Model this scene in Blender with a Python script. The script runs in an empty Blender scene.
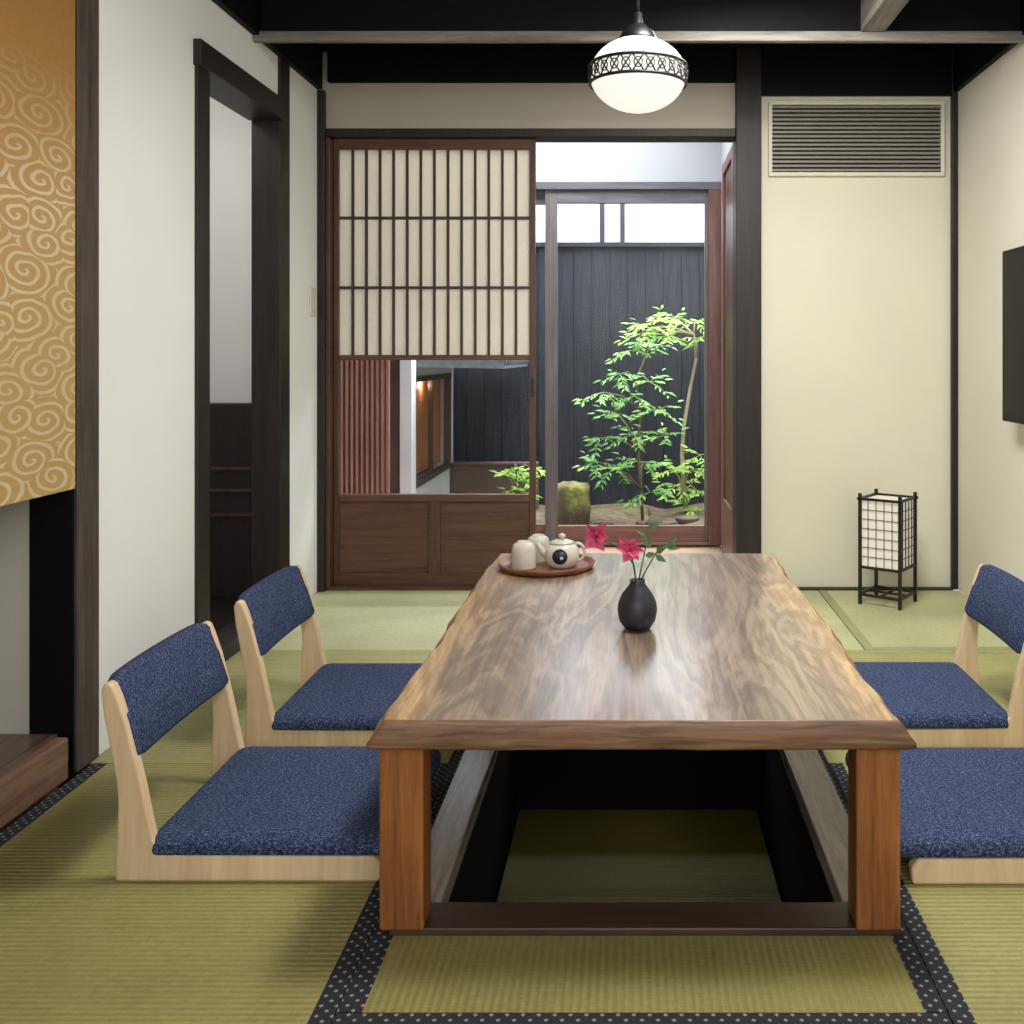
import bpy, bmesh, math, random
from mathutils import Vector, Matrix
random.seed(7)
scene = bpy.context.scene
COL = scene.collection

# ------------------------------------------------------------------ materials
class NT:
    def __init__(s, name):
        s.m = bpy.data.materials.new(name); s.m.use_nodes = True
        s.t = s.m.node_tree; s.n = s.t.nodes; s.l = s.t.links
        s.b = s.n['Principled BSDF']; s.out = s.n['Material Output']
        s._tc = None
    def new(s, k, **kw):
        n = s.n.new(k)
        for a, v in kw.items(): setattr(n, a, v)
        return n
    def put(s, sock, v):
        if isinstance(v, bpy.types.NodeSocket): s.l.new(v, sock)
        else: sock.default_value = v
    def obj(s):
        if s._tc is None: s._tc = s.new('ShaderNodeTexCoord')
        return s._tc.outputs['Object']
    def map(s, scale=(1,1,1), rot=(0,0,0), loc=(0,0,0), src=None):
        n = s.new('ShaderNodeMapping'); s.l.new(src or s.obj(), n.inputs['Vector'])
        n.inputs['Scale'].default_value = scale; n.inputs['Rotation'].default_value = rot; n.inputs['Location'].default_value = loc
        return n.outputs['Vector']
    def noise(s, vec, scale=5, detail=4, rough=.5, dist=0):
        n = s.new('ShaderNodeTexNoise'); s.l.new(vec, n.inputs['Vector'])
        n.inputs['Scale'].default_value = scale; n.inputs['Detail'].default_value = detail
        n.inputs['Roughness'].default_value = rough; n.inputs['Distortion'].default_value = dist
        return n.outputs['Fac']
    def math(s, op, a, b=0.0, c=None):
        n = s.new('ShaderNodeMath', operation=op); s.put(n.inputs[0], a); s.put(n.inputs[1], b)
        if c is not None: s.put(n.inputs[2], c)
        return n.outputs[0]
    def ramp(s, fac, stops):
        n = s.new('ShaderNodeValToRGB'); s.l.new(fac, n.inputs[0]); e = n.color_ramp.elements
        while len(e) < len(stops): e.new(0.5)
        for i, (p, c) in enumerate(stops):
            e[i].position = p; e[i].color = (c[0], c[1], c[2], 1)
        return n.outputs[0]
    def mix(s, fac, a, b, mode='MIX'):
        n = s.new('ShaderNodeMix', data_type='RGBA', blend_type=mode)
        s.put(n.inputs[0], fac)
        for i, v in ((6, a), (7, b)):
            if isinstance(v, tuple): n.inputs[i].default_value = (v[0], v[1], v[2], 1)
            else: s.l.new(v, n.inputs[i])
        return n.outputs[2]
    def sep(s, vec):
        n = s.new('ShaderNodeSeparateXYZ'); s.l.new(vec, n.inputs[0]); return n.outputs
    def bump(s, h, strength=.3, dist=.01):
        n = s.new('ShaderNodeBump'); s.l.new(h, n.inputs['Height'])
        n.inputs['Strength'].default_value = strength; n.inputs['Distance'].default_value = dist
        s.l.new(n.outputs[0], s.b.inputs['Normal'])
    def color(s, c):
        if isinstance(c, tuple): s.b.inputs['Base Color'].default_value = (c[0], c[1], c[2], 1)
        else: s.l.new(c, s.b.inputs['Base Color'])
    def rough(s, r): s.put(s.b.inputs['Roughness'], r)

def srgb(r, g, b):
    f = lambda c: ((c/255+.055)/1.055)**2.4 if c/255 > .04045 else c/255/12.92
    return (f(r), f(g), f(b))
def sc(c, k): return (min(c[0]*k, .95), min(c[1]*k, .95), min(c[2]*k, .95))

def plain(name, c, rough=.5, vary=.12, scale=20, metal=0, bump=0, bs=60, spec=None, coat=0):
    t = NT(name); n = t.noise(t.obj(), scale, 4)
    t.color(t.ramp(n, [(.3, sc(c, 1-vary)), (.7, sc(c, 1+vary))])); t.rough(rough)
    t.b.inputs['Metallic'].default_value = metal
    if spec is not None: t.b.inputs['Specular IOR Level'].default_value = spec
    t.b.inputs['Coat Weight'].default_value = coat
    if bump: t.bump(t.noise(t.obj(), bs, 5), bump, .005)
    return t.m
def wood(name, c1, c2, axis='z', rough=.45, scale=6, bump=.15, stretch=14, spec=.4):
    t = NT(name); s = {'x': (1, stretch, stretch), 'y': (stretch, 1, stretch), 'z': (stretch, stretch, 1)}[axis]
    v = t.map(s); n = t.noise(v, scale*.5, 6, .6, .6); n2 = t.noise(v, scale*3, 3, .5)
    f = t.math('ADD', t.math('MULTIPLY', n, .75), t.math('MULTIPLY', n2, .25))
    t.color(t.ramp(f, [(.33, c1), (.66, c2)])); t.rough(rough); t.b.inputs['Specular IOR Level'].default_value = spec
    t.bump(f, bump, .003); return t.m

M = {}
def plaster(name, c):
    t = NT(name); n = t.noise(t.obj(), 1.5, 3); n2 = t.noise(t.obj(), 180, 4)
    t.color(t.ramp(n, [(.3, sc(c, .95)), (.7, sc(c, 1.03))])); t.rough(.9); t.b.inputs['Specular IOR Level'].default_value = .15
    t.bump(n2, .25, .002); return t.m
M['wall_l'] = plaster('plaster white', srgb(233, 233, 232))
M['wall_b'] = plaster('plaster cream', srgb(220, 217, 198))
M['wall_r'] = plaster('plaster warm', srgb(224, 220, 205))
M['wall_t'] = plaster('plaster transom', srgb(188, 181, 166))
M['wall_w'] = plaster('plaster pure white', srgb(224, 227, 232))
M['wall_v'] = plaster('verandah plaster', srgb(172, 176, 182))
M['alcove'] = plaster('plaster grey', srgb(196, 191, 180))
M['dark'] = wood('dark stained wood', srgb(21, 17, 16), srgb(44, 34, 30), 'z', .5)
M['post'] = wood('weathered dark post', srgb(42, 35, 33), srgb(88, 77, 71), 'z', .55)
M['black'] = plain('black ceiling wood', srgb(9, 8, 10), .6, .3, spec=.15)
M['greybeam'] = wood('weathered grey beam', srgb(96, 91, 86), srgb(148, 142, 135), 'x', .6)  # grey tone paints the light on the black beam's lower edge
M['greybeam_y'] = wood('weathered grey beam y', srgb(80, 76, 73), srgb(140, 134, 128), 'y', .6)
M['brown'] = wood('brown door wood', srgb(62, 41, 32), srgb(96, 65, 49), 'z', .4)
M['brown_x'] = wood('brown door wood x', srgb(66, 44, 34), srgb(104, 71, 54), 'x', .4)
M['red'] = wood('reddish wood', srgb(86, 56, 50), srgb(122, 84, 75), 'z', .4)
M['red_x'] = wood('reddish wood x', srgb(96, 64, 56), srgb(136, 100, 88), 'x', .4)
M['slat'] = wood('pale red brown slat', srgb(156, 108, 94), srgb(190, 138, 120), 'z', .45)
M['lattice'] = plain('lattice dark', srgb(54, 40, 34), .5)
M['greyframe'] = wood('grey frame', srgb(72, 73, 82), srgb(106, 106, 114), 'x', .5)
M['greystile'] = wood('grey brown stile', srgb(80, 76, 78), srgb(114, 108, 108), 'z', .5)
M['plank'] = wood('alcove plank', srgb(84, 62, 50), srgb(142, 108, 88), 'y', .35)
M['ledge'] = wood('alcove ledge top', srgb(58, 44, 38), srgb(104, 82, 70), 'y', .3)
M['floorwood'] = wood('floor wood', srgb(130, 108, 90), srgb(170, 144, 120), 'x', .35)
M['ash'] = wood('pale ash', srgb(204, 176, 138), srgb(232, 210, 174), 'x', .45, 5, .05)
M['ashz'] = wood('pale ash z', srgb(202, 172, 134), srgb(231, 207, 170), 'z', .45, 4, .05, 8)
M['leg'] = wood('table leg wood', srgb(104, 60, 30), srgb(166, 106, 58), 'z', .35, 5)
M['frame_y_lit'] = wood('pit frame wood lit y', srgb(108, 97, 90), srgb(160, 148, 140), 'y', .2)  # pale grey puts the lit, silvery rail top into the colour
M['frame_x'] = wood('pit frame wood x', srgb(50, 35, 29), srgb(80, 58, 48), 'x', .35)
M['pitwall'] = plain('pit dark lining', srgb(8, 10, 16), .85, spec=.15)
M['blackmetal'] = plain('black metal', srgb(14, 13, 13), .4, .1)
M['pottery_dark'] = plain('dark stoneware', srgb(34, 34, 42), .45, .25, 40, bump=.2)
M['pottery_cream'] = plain('cream stoneware', srgb(192, 186, 172), .35, .10, 30)
M['tray'] = wood('tray wood', srgb(84, 48, 34), srgb(136, 84, 60), 'x', .3)
M['white_pl'] = plain('off white plastic', srgb(208, 204, 186), .5, .03)
M['vent'] = plain('vent slat', srgb(134, 130, 120), .5, .05)
M['ventback'] = plain('vent back', srgb(48, 46, 43), .8)
M['tvbody'] = plain('tv body', srgb(10, 10, 11), .5, spec=.15)
M['tvscreen'] = plain('tv screen', srgb(10, 10, 12), .35, .05, spec=.08)
M['bark'] = wood('pale bark', srgb(130, 118, 92), srgb(190, 178, 146), 'z', .8, 10, .4, 3)
M['bark_d'] = wood('dark bark', srgb(80, 76, 54), srgb(130, 124, 88), 'z', .8, 10, .4, 3)
M['soil'] = plain('garden soil', srgb(94, 82, 62), .95, .5, 14, bump=.8, bs=20)
M['rock'] = plain('grey rock', srgb(96, 86, 74), .95, .4, 8, bump=.8, bs=14)
M['roof'] = plain('grey roof tile', srgb(116, 120, 126), .7, .25)
M['terracotta'] = plain('brown boards', srgb(102, 82, 76), .7, .2, 6)
M['orange'] = plain('timber interior', srgb(196, 128, 84), .6, .15, 5)
M['annexframe'] = plain('annex window frame', srgb(96, 78, 70), .6, .15, 5)

t = NT('mossy stone'); n = t.noise(t.obj(), 9, 5); z = t.sep(t.obj())[2]
f = t.math('ADD', n, t.math('MULTIPLY', z, 1.0))
t.color(t.ramp(f, [(.42, srgb(92, 80, 62)), (.56, srgb(110, 106, 62)), (.70, srgb(140, 146, 76))])); t.rough(.95)
t.bump(t.noise(t.obj(), 40, 5), .8, .01); M['moss'] = t.m

t = NT('fence boards'); v = t.map((20, 20, 1.2)); n = t.noise(v, 3, 6, .65, .3)
t.color(t.ramp(n, [(.3, srgb(20, 22, 28)), (.72, srgb(52, 55, 66))])); t.rough(.8); t.bump(n, .4, .004); M['fence'] = t.m

def leafmat(name, c1, c2):
    t = NT(name); n = t.noise(t.obj(), 9, 2)
    c = t.ramp(n, [(.35, c1), (.65, c2)]); t.color(c); t.rough(.45)
    tr = t.new('ShaderNodeBsdfTranslucent'); t.l.new(c, tr.inputs[0])
    mx = t.new('ShaderNodeMixShader'); mx.inputs[0].default_value = .4
    t.l.new(t.b.outputs[0], mx.inputs[1]); t.l.new(tr.outputs[0], mx.inputs[2]); t.l.new(mx.outputs[0], t.out.inputs[0])
    return t.m
M['leaf'] = leafmat('leaf green', srgb(80, 148, 74), srgb(160, 206, 110))
M['leaf_y'] = leafmat('leaf yellow green', srgb(122, 182, 72), srgb(196, 224, 120))
M['leaf_d'] = leafmat('leaf deep green', srgb(60, 88, 54), srgb(106, 134, 84))
M['petal'] = leafmat('pink petal', srgb(170, 30, 78), srgb(226, 104, 146))

t = NT('shoji paper'); n = t.noise(t.obj(), 60, 5, .7)
c = t.ramp(n, [(.3, srgb(236, 231, 217)), (.7, srgb(240, 236, 224))]); t.color(c); t.rough(.9)
tr = t.new('ShaderNodeBsdfTranslucent'); t.l.new(c, tr.inputs[0])
mx = t.new('ShaderNodeMixShader'); mx.inputs[0].default_value = .4
t.l.new(t.b.outputs[0], mx.inputs[1]); t.l.new(tr.outputs[0], mx.inputs[2]); t.l.new(mx.outputs[0], t.out.inputs[0]); M['paper'] = t.m

t = NT('window glass'); gl = t.new('ShaderNodeBsdfGlossy'); gl.inputs['Roughness'].default_value = .12
tp = t.new('ShaderNodeBsdfTransparent'); tp.inputs[0].default_value = (.97, .98, .985, 1)
mx = t.new('ShaderNodeMixShader'); mx.inputs[0].default_value = .004; t.l.new(tp.outputs[0], mx.inputs[1]); t.l.new(gl.outputs[0], mx.inputs[2])
t.l.new(mx.outputs[0], t.out.inputs[0]); M['glass'] = t.m

def emis(name, c, s, base=None):
    t = NT(name); t.color(base or c); n = t.noise(t.obj(), 12, 2)
    t.l.new(t.ramp(n, [(.2, sc(c, .97)), (.8, c)]), t.b.inputs['Emission Color']); t.b.inputs['Emission Strength'].default_value = s
    return t.m
M['globe'] = emis('opal globe', (.95, .91, .83), .86, (.5, .49, .46))
M['lantern'] = emis('lantern paper', (.95, .86, .70), .26, (.66, .62, .54))

def tatami(name, along, c=None, ribw=.04):
    t = NT(name); o = t.sep(t.obj()); a, b = (o[1], o[0]) if along == 'x' else (o[0], o[1])
    rib = t.math('SINE', t.math('MULTIPLY', a, 2*math.pi/.0135))
    k = (8, 420, 8) if along == 'x' else (420, 8, 8)
    big = t.noise(t.map((1, 1, 1)), 3, 3)
    st = t.noise(t.map(k), 1, 3, .6)
    cell = t.noise(t.map((60, 80, 1) if along == 'x' else (80, 60, 1)), 1, 1)
    st2 = t.noise(t.map((180, 40, 1) if along == 'x' else (40, 180, 1)), 1, 2)
    f = t.math('ADD', t.math('MULTIPLY', big, .35), t.math('MULTIPLY', st, .2))
    f = t.math('ADD', f, t.math('MULTIPLY', cell, .15)); f = t.math('ADD', f, t.math('MULTIPLY', st2, .15))
    f = t.math('ADD', f, t.math('MULTIPLY', rib, ribw))
    c = c or srgb(146, 141, 84)
    t.color(t.ramp(f, [(.26, sc(c, .66)), (.60, sc(c, 1.25))])); t.rough(.5); t.b.inputs['Specular IOR Level'].default_value = .5
    h = t.math('ADD', t.math('MULTIPLY', rib, .5), st2); t.bump(h, .5, .003); return t.m
M['tat_x'] = tatami('tatami ribs across', 'x'); M['tat_y'] = tatami('tatami ribs along', 'y', srgb(140, 135, 78))
M['tat_lit_mid'] = tatami('tatami half daylit tone', 'x', srgb(160, 158, 102), .02); M['tat_lit_far'] = tatami('tatami daylit tone', 'x', srgb(186, 188, 142), .01); M['tat_shade'] = tatami('tatami pit shade tone', 'x', srgb(98, 90, 34), .015)  # daylight painted into the two paler rows, shade into the pit mat

t = NT('patterned cloth border'); o = t.sep(t.obj())
P = .024
def cellc(off):
    u = t.math('SUBTRACT', t.math('FRACT', t.math('ADD', t.math('DIVIDE', o[0], P), off)), .5)
    v = t.math('SUBTRACT', t.math('FRACT', t.math('ADD', t.math('DIVIDE', o[1], P), off)), .5)
    return t.math('LESS_THAN', t.math('ADD', t.math('ABSOLUTE', u), t.math('ABSOLUTE', v)), .16)
f = t.math('MAXIMUM', cellc(0.0), cellc(.5))
t.color(t.mix(f, srgb(28, 30, 38), srgb(136, 139, 138))); t.rough(.85); M['heri'] = t.m
M['heri_g'] = plain('green cloth border', srgb(150, 152, 108), .8, .1, 60)

t = NT('blue tweed'); n = t.noise(t.map((1, 1, 1)), 430, 3, .8); n2 = t.noise(t.map((1, 2.5, 1)), 150, 3, .7)
f = t.math('ADD', t.math('MULTIPLY', n, .55), t.math('MULTIPLY', n2, .45))
t.color(t.ramp(f, [(.39, srgb(24, 32, 56)), (.51, srgb(52, 64, 98)), (.63, srgb(126, 137, 164))])); t.rough(.95)
t.b.inputs['Specular IOR Level'].default_value = .1; t.bump(f, .5, .003); M['tweed'] = t.m

# table top wood : irregular long grain along Y, paler sapwood near the long edges
t = NT('live edge slab'); o = t.sep(t.obj())
v = t.map((4.2, .7, 4)); warp = t.noise(v, 1.3, 5, .55, 1.0)
lines = t.noise(t.map((40, 1.6, 40)), 1.6, 6, .65, .6)
fine = t.noise(t.map((200, 6, 200)), 1, 3, .6)
ring = t.math('MULTIPLY', t.math('ADD', t.math('SINE', t.math('MULTIPLY', warp, 52)), 1), .5)
f = t.math('ADD', t.math('MULTIPLY', ring, .15), t.math('MULTIPLY', lines, .48)); f = t.math('ADD', f, t.math('MULTIPLY', warp, .25)); f = t.math('ADD', f, t.math('MULTIPLY', fine, .12))
heart_sheen = t.ramp(f, [(.32, srgb(80, 63, 52)), (.48, srgb(126, 104, 87)), (.66, srgb(170, 148, 126))])  # heartwood greyed and lightened to carry the window sheen
sap = t.ramp(f, [(.32, srgb(120, 86, 52)), (.5, srgb(164, 126, 82)), (.66, srgb(206, 170, 120))])
ax = t.math('ADD', t.math('ABSOLUTE', o[0]), t.math('MULTIPLY', t.math('SUBTRACT', warp, .5), .30))
mr = t.new('ShaderNodeMapRange'); t.l.new(ax, mr.inputs[0]); mr.inputs[1].default_value = .35; mr.inputs[2].default_value = .43
t.color(t.mix(mr.outputs[0], heart_sheen, sap)); t.rough(.38); t.b.inputs['Specular IOR Level'].default_value = .7
t.b.inputs['Coat Weight'].default_value = 1; t.b.inputs['Coat Roughness'].default_value = .21; t.b.inputs['Coat IOR'].default_value = 1.7
t.bump(lines, .06, .002); M['slab'] = t.m
t = NT('slab edge'); n = t.noise(t.map((3, 5, 40)), 2, 5, .6, .8)
t.color(t.ramp(n, [(.3, srgb(86, 60, 44)), (.7, srgb(150, 114, 86))])); t.rough(.45); t.bump(n, .3, .004); M['slabedge'] = t.m
t = NT('slab bark side'); n = t.noise(t.map((12, 6, 20)), 2, 6, .75, .8)
t.color(t.ramp(n, [(.36, srgb(84, 54, 32)), (.5, srgb(158, 114, 66)), (.64, srgb(220, 182, 126))])); t.rough(.45); t.bump(n, .8, .008); M['slabside'] = t.m

# gold panel with spiral cloud pattern
t = NT('gold swirl panel'); o = t.sep(t.obj())
def swirl(sy, sz, off, k, lo, hi, wn):
    cb = t.new('ShaderNodeCombineXYZ')
    wn1 = t.math('MULTIPLY', t.math('SUBTRACT', t.noise(t.map(loc=(off, 0, 0)), 7, 2), .5), wn); wn2 = t.math('MULTIPLY', t.math('SUBTRACT', t.noise(t.map(loc=(5, 3, 1+off)), 8, 2), .5), wn)
    t.l.new(t.math('ADD', t.math('ADD', t.math('MULTIPLY', o[1], sy), wn1), off), cb.inputs[0]); t.l.new(t.math('ADD', t.math('MULTIPLY', o[2], sz), wn2), cb.inputs[1])
    vo = t.new('ShaderNodeTexVoronoi', voronoi_dimensions='2D'); t.l.new(cb.outputs[0], vo.inputs['Vector']); vo.inputs['Scale'].default_value = 1; vo.inputs['Randomness'].default_value = .8
    vs = t.new('ShaderNodeVectorMath', operation='SUBTRACT'); t.l.new(cb.outputs[0], vs.inputs[0]); t.l.new(vo.outputs['Position'], vs.inputs[1])
    d = t.sep(vs.outputs[0]); ang = t.math('ARCTAN2', d[1], d[0])
    w = t.math('SINE', t.math('ADD', t.math('MULTIPLY', vo.outputs['Distance'], k), ang))
    lr = t.new('ShaderNodeMapRange'); t.l.new(w, lr.inputs[0]); lr.inputs[1].default_value = lo; lr.inputs[2].default_value = hi
    return lr.outputs[0]
ln = swirl(6.5, 13.0, 0, 25, .25, .6, .35)
pt = t.new('ShaderNodeMapRange'); t.l.new(t.noise(t.obj(), 5, 3), pt.inputs[0]); pt.inputs[1].default_value = .35; pt.inputs[2].default_value = .6; pt.inputs[3].default_value = .7
zf = t.new('ShaderNodeMapRange'); t.l.new(o[2], zf.inputs[0]); zf.inputs[1].default_value = .68; zf.inputs[2].default_value = 1.0; zf.inputs[3].default_value = 1; zf.inputs[4].default_value = 0
gr = t.new('ShaderNodeMapRange'); t.l.new(o[2], gr.inputs[0]); gr.inputs[1].default_value = .3; gr.inputs[2].default_value = 1.1
base = t.mix(gr.outputs[0], srgb(198, 164, 102), srgb(176, 124, 58))
sp = t.noise(t.obj(), 90, 4, .7); base = t.mix(t.math('MULTIPLY', sp, .35), base, srgb(222, 188, 124))
t.color(t.mix(t.math('MULTIPLY', t.math('MULTIPLY', t.math('MULTIPLY', ln, pt.outputs[0]), zf.outputs[0]), .70), base, srgb(236, 222, 190))); t.rough(.30)
t.b.inputs['Metallic'].default_value = .3; M['gold'] = t.m

t = NT('teapot glaze'); o = t.sep(t.obj())
def dist(cx_, cz_):
    dx = t.math('SUBTRACT', o[0], cx_); dz = t.math('SUBTRACT', o[2], cz_)
    return t.math('SQRT', t.math('ADD', t.math('MULTIPLY', dx, dx), t.math('MULTIPLY', dz, dz)))
disc = t.math('MULTIPLY', t.math('LESS_THAN', dist(-.003, .036), .022), t.math('LESS_THAN', o[1], 0.0))
mark = t.math('LESS_THAN', dist(.002, .033), .0045)
f = t.math('MULTIPLY', disc, t.math('SUBTRACT', 1.0, mark))
t.color(t.mix(f, srgb(204, 200, 188), srgb(26, 29, 54))); t.rough(.25); M['teapot'] = t.m

# ------------------------------------------------------------------ mesh builder
class MB:
    def __init__(s): s.bm = bmesh.new(); s.mats = []
    def mi(s, mat):
        if mat not in s.mats: s.mats.append(mat)
        return s.mats.index(mat)
    def box(s, x0, x1, y0, y1, z0, z1, mat):
        v = [s.bm.verts.new(p) for p in [(x0,y0,z0),(x1,y0,z0),(x1,y1,z0),(x0,y1,z0),(x0,y0,z1),(x1,y0,z1),(x1,y1,z1),(x0,y1,z1)]]
        for f in [(0,3,2,1),(4,5,6,7),(0,1,5,4),(1,2,6,5),(2,3,7,6),(3,0,4,7)]:
            s.bm.faces.new([v[i] for i in f]).material_index = s.mi(mat)
        return s
    def rings(s, rings, mat, cap0=True, cap1=True, smooth=True, closed=True):
        R = [[s.bm.verts.new(p) for p in r] for r in rings]; n = len(R[0]); k = s.mi(mat)
        for a, b in zip(R, R[1:]):
            for i in range(n if closed else n-1):
                f = s.bm.faces.new([a[i], a[(i+1) % n], b[(i+1) % n], b[i]]); f.material_index = k; f.smooth = smooth
        if cap0: f = s.bm.faces.new(list(reversed(R[0]))); f.material_index = k
        if cap1: f = s.bm.faces.new(R[-1]); f.material_index = k
        return R
    def lathe(s, prof, mat, c=(0,0,0), n=40, cap0=True, cap1=True):
        s.rings([[(c[0]+r*math.cos(2*math.pi*i/n), c[1]+r*math.sin(2*math.pi*i/n), c[2]+z) for i in range(n)] for r, z in prof], mat, cap0, cap1); return s
    def tube(s, pts, rad, mat, n=8):
        pts = [Vector(p) for p in pts]; rings = []
        rad = rad if isinstance(rad, (list, tuple)) else [rad]*len(pts); prev = None
        for i, p in enumerate(pts):
            d = (pts[min(i+1, len(pts)-1)]-pts[max(i-1, 0)]).normalized()
            if prev is None:
                up = Vector((0, 0, 1)) if abs(d.z) < .9 else Vector((1, 0, 0)); a = d.cross(up).normalized()
            else: a = (prev-d*prev.dot(d)).normalized()
            prev = a; b = d.cross(a)
            rings.append([p+rad[i]*(math.cos(2*math.pi*k/n)*a+math.sin(2*math.pi*k/n)*b) for k in range(n)])
        s.rings(rings, mat); return s
    def prism(s, outline, y0, y1, mat):   # outline in XZ
        k = s.mi(mat); A = [s.bm.verts.new((x, y0, z)) for x, z in outline]; B = [s.bm.verts.new((x, y1, z)) for x, z in outline]
        n = len(A)
        for i in range(n): s.bm.faces.new([A[i], A[(i+1) % n], B[(i+1) % n], B[i]]).material_index = k
        s.bm.faces.new(A).material_index = k; s.bm.faces.new(list(reversed(B))).material_index = k; return s
    def leaf(s, p, d, up, L, W, mat, fold=.15):
        p = Vector(p); d = Vector(d).normalized(); side = d.cross(Vector(up)).normalized(); nn = side.cross(d)
        k = s.mi(mat); V = s.bm.verts.new
        a = V(p); e = V(p+d*L-nn*L*.12); m1 = V(p+d*L*.3+nn*.01*L); m2 = V(p+d*L*.62-nn*L*.02)
        l1 = V(p+d*L*.28+side*W*.48+nn*fold*W); r1 = V(p+d*L*.28-side*W*.48+nn*fold*W)
        l2 = V(p+d*L*.60+side*W*.36+nn*fold*W*.8-nn*L*.03); r2 = V(p+d*L*.60-side*W*.36+nn*fold*W*.8-nn*L*.03)
        for fs in ((a, l1, m1), (a, m1, r1), (m1, l1, l2, m2), (m1, m2, r2, r1), (l2, e, m2), (m2, e, r2)):
            f = s.bm.faces.new(fs); f.material_index = k
        return s
    def done(s, name, origin=(0,0,0), parent=None, bevel=0, seg=2, fixn=True):
        o = Vector(origin)
        bmesh.ops.translate(s.bm, vec=-o, verts=s.bm.verts)
        if fixn: bmesh.ops.recalc_face_normals(s.bm, faces=s.bm.faces)
        me = bpy.data.meshes.new(name); s.bm.to_mesh(me); s.bm.free()
        for m in s.mats: me.materials.append(M[m])
        ob = bpy.data.objects.new(name, me); COL.objects.link(ob)
        if parent:
            ob.parent = parent; pl = Vector((0,0,0)); q = parent
            while q: pl += q.location; q = q.parent
            ob.location = o-pl
        else: ob.location = o
        if bevel:
            b = ob.modifiers.new('bevel', 'BEVEL'); b.width = bevel; b.segments = seg; b.limit_method = 'ANGLE'; b.angle_limit = math.radians(35)
        return ob

def meta(o, label, cat, group=None, kind=None):
    o['label'] = label; o['category'] = cat
    if group: o['group'] = group
    if kind: o['kind'] = kind
    return o
def empty(name, loc):
    e = bpy.data.objects.new(name, None); e.empty_display_size = .05; e.location = loc; COL.objects.link(e); return e
def struct(o): o['kind'] = 'structure'; return o
TR = [0]
def trim(x0, x1, y0, y1, z0, z1, mat, bevel=.003):
    TR[0] += 1
    o = MB().box(x0, x1, y0, y1, z0, z1, mat).done('trim_%d' % TR[0], ((x0+x1)/2, (y0+y1)/2, z0), bevel=bevel); return struct(o)
def copy_thing(src, loc):
    new = src.copy(); new.location = loc; COL.objects.link(new)
    for c in list(src.children):
        k = c.copy(); k.parent = new; COL.objects.link(k)
        for g in list(c.children):
            gg = g.copy(); gg.parent = k; COL.objects.link(gg)
    return new

XL, XR, YB, YF = -1.33, 1.39, 4.29, -1.3

# ------------------------------------------------------------------ room shell
b = MB()
b.box(-1.43, XL, 2.49, 3.04, 0, 2.3, 'wall_l').box(-1.43, XL, 3.86, 4.39, 0, 2.3, 'wall_l').box(-1.43, XL, 3.04, 3.86, 1.96, 2.3, 'wall_l')
b.box(-1.43, XL, YF, .3, 0, 2.3, 'wall_l')
struct(b.done('wall_left'))
struct(MB().box(XR, 1.49, YF, 4.39, 0, 2.3, 'wall_r').done('wall_right'))
b = MB().box(.549, XR, YB, 4.39, 0, 2.3, 'wall_b').box(-1.43, .442, YB, 4.37, 1.966, 2.3, 'wall_t')
struct(b.done('wall_back'))
struct(MB().box(-2.7, 1.6, YF, 4.40, 2.3, 2.36, 'black').done('ceiling'))
b = MB()
b.box(-2.7, -.42, YF, 4.39, -.12, -.05, 'floorwood').box(.465, 1.49, YF, 4.39, -.12, -.05, 'floorwood')
b.box(-.42, .465, YF, 1.724, -.12, -.05, 'floorwood').box(-.42, .465, 3.07, 4.39, -.12, -.05, 'floorwood')
b.box(-2.6, .6, 4.395, 5.40, -.12, -.01, 'floorwood')
struct(b.done('floor'))
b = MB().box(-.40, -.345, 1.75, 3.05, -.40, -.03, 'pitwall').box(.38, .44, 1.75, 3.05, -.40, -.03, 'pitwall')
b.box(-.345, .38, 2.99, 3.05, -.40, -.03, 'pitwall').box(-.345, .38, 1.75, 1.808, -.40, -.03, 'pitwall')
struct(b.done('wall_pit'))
o = MB().box(-.335, .37, 1.83, 2.98, -.40, -.355, 'tat_shade').done('tatami_mat', (0, 2.4, -.4)); meta(o, 'green tatami mat on the floor of the sunken leg pit', 'tatami mat')  # pit shade painted in as a darker mat tone
struct(MB().box(-.345, .38, 1.808, 2.99, -.44, -.40, 'pitwall').done('floor_pit'))

# pillars, lintels and rails
trim(-1.445, -1.338, 2.395, 2.49, 0, 2.3, 'black')
trim(-1.338, -1.326, 2.395, 2.49, 0, 2.3, 'post')
trim(-1.43, -1.320, 3.04, 3.13, 0, 1.93, 'dark')
trim(-1.43, -1.320, 3.755, 3.86, 0, 2.12, 'dark')
trim(-1.44, -1.305, 3.03, 3.755, 1.88, 1.96, 'dark')  # lintel drawn deeper, its lower part stands for the shadow beneath
trim(-1.43, -1.326, 3.13, 3.755, -.05, .05, 'dark')
trim(-1.33, -1.285, 4.25, 4.37, 0, 1.925, 'brown')
trim(-1.33, -1.30, 4.22, 4.25, 0, 2.12, 'dark')
trim(-1.33, .442, 4.26, 4.38, 1.93, 1.966, 'dark')
trim(.442, .549, 4.24, 4.39, 0, 2.3, 'dark')
trim(1.365, 1.39, 4.26, 4.29, 0, 2.12, 'dark')
trim(-1.30, .442, 4.25, 4.38, -.05, .012, 'brown_x')
trim(-1.30, .442, 4.262, 4.29, 2.165, 2.3, 'black')
trim(.549, 1.365, 4.262, 4.29, 2.108, 2.3, 'black')
trim(-1.33, -1.305, 2.49, 4.22, 2.12, 2.3, 'black')
trim(1.365, 1.39, YF, 4.26, 2.12, 2.3, 'black')
trim(.549, 1.365, 4.2495, 4.29, -.05, .006, 'dark', .001)
trim(-1.33, 1.39, 3.50, 3.53, 2.100, 2.135, 'greybeam')
trim(-1.30, 1.36, 3.50, 3.60, 2.135, 2.3, 'black')
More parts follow.
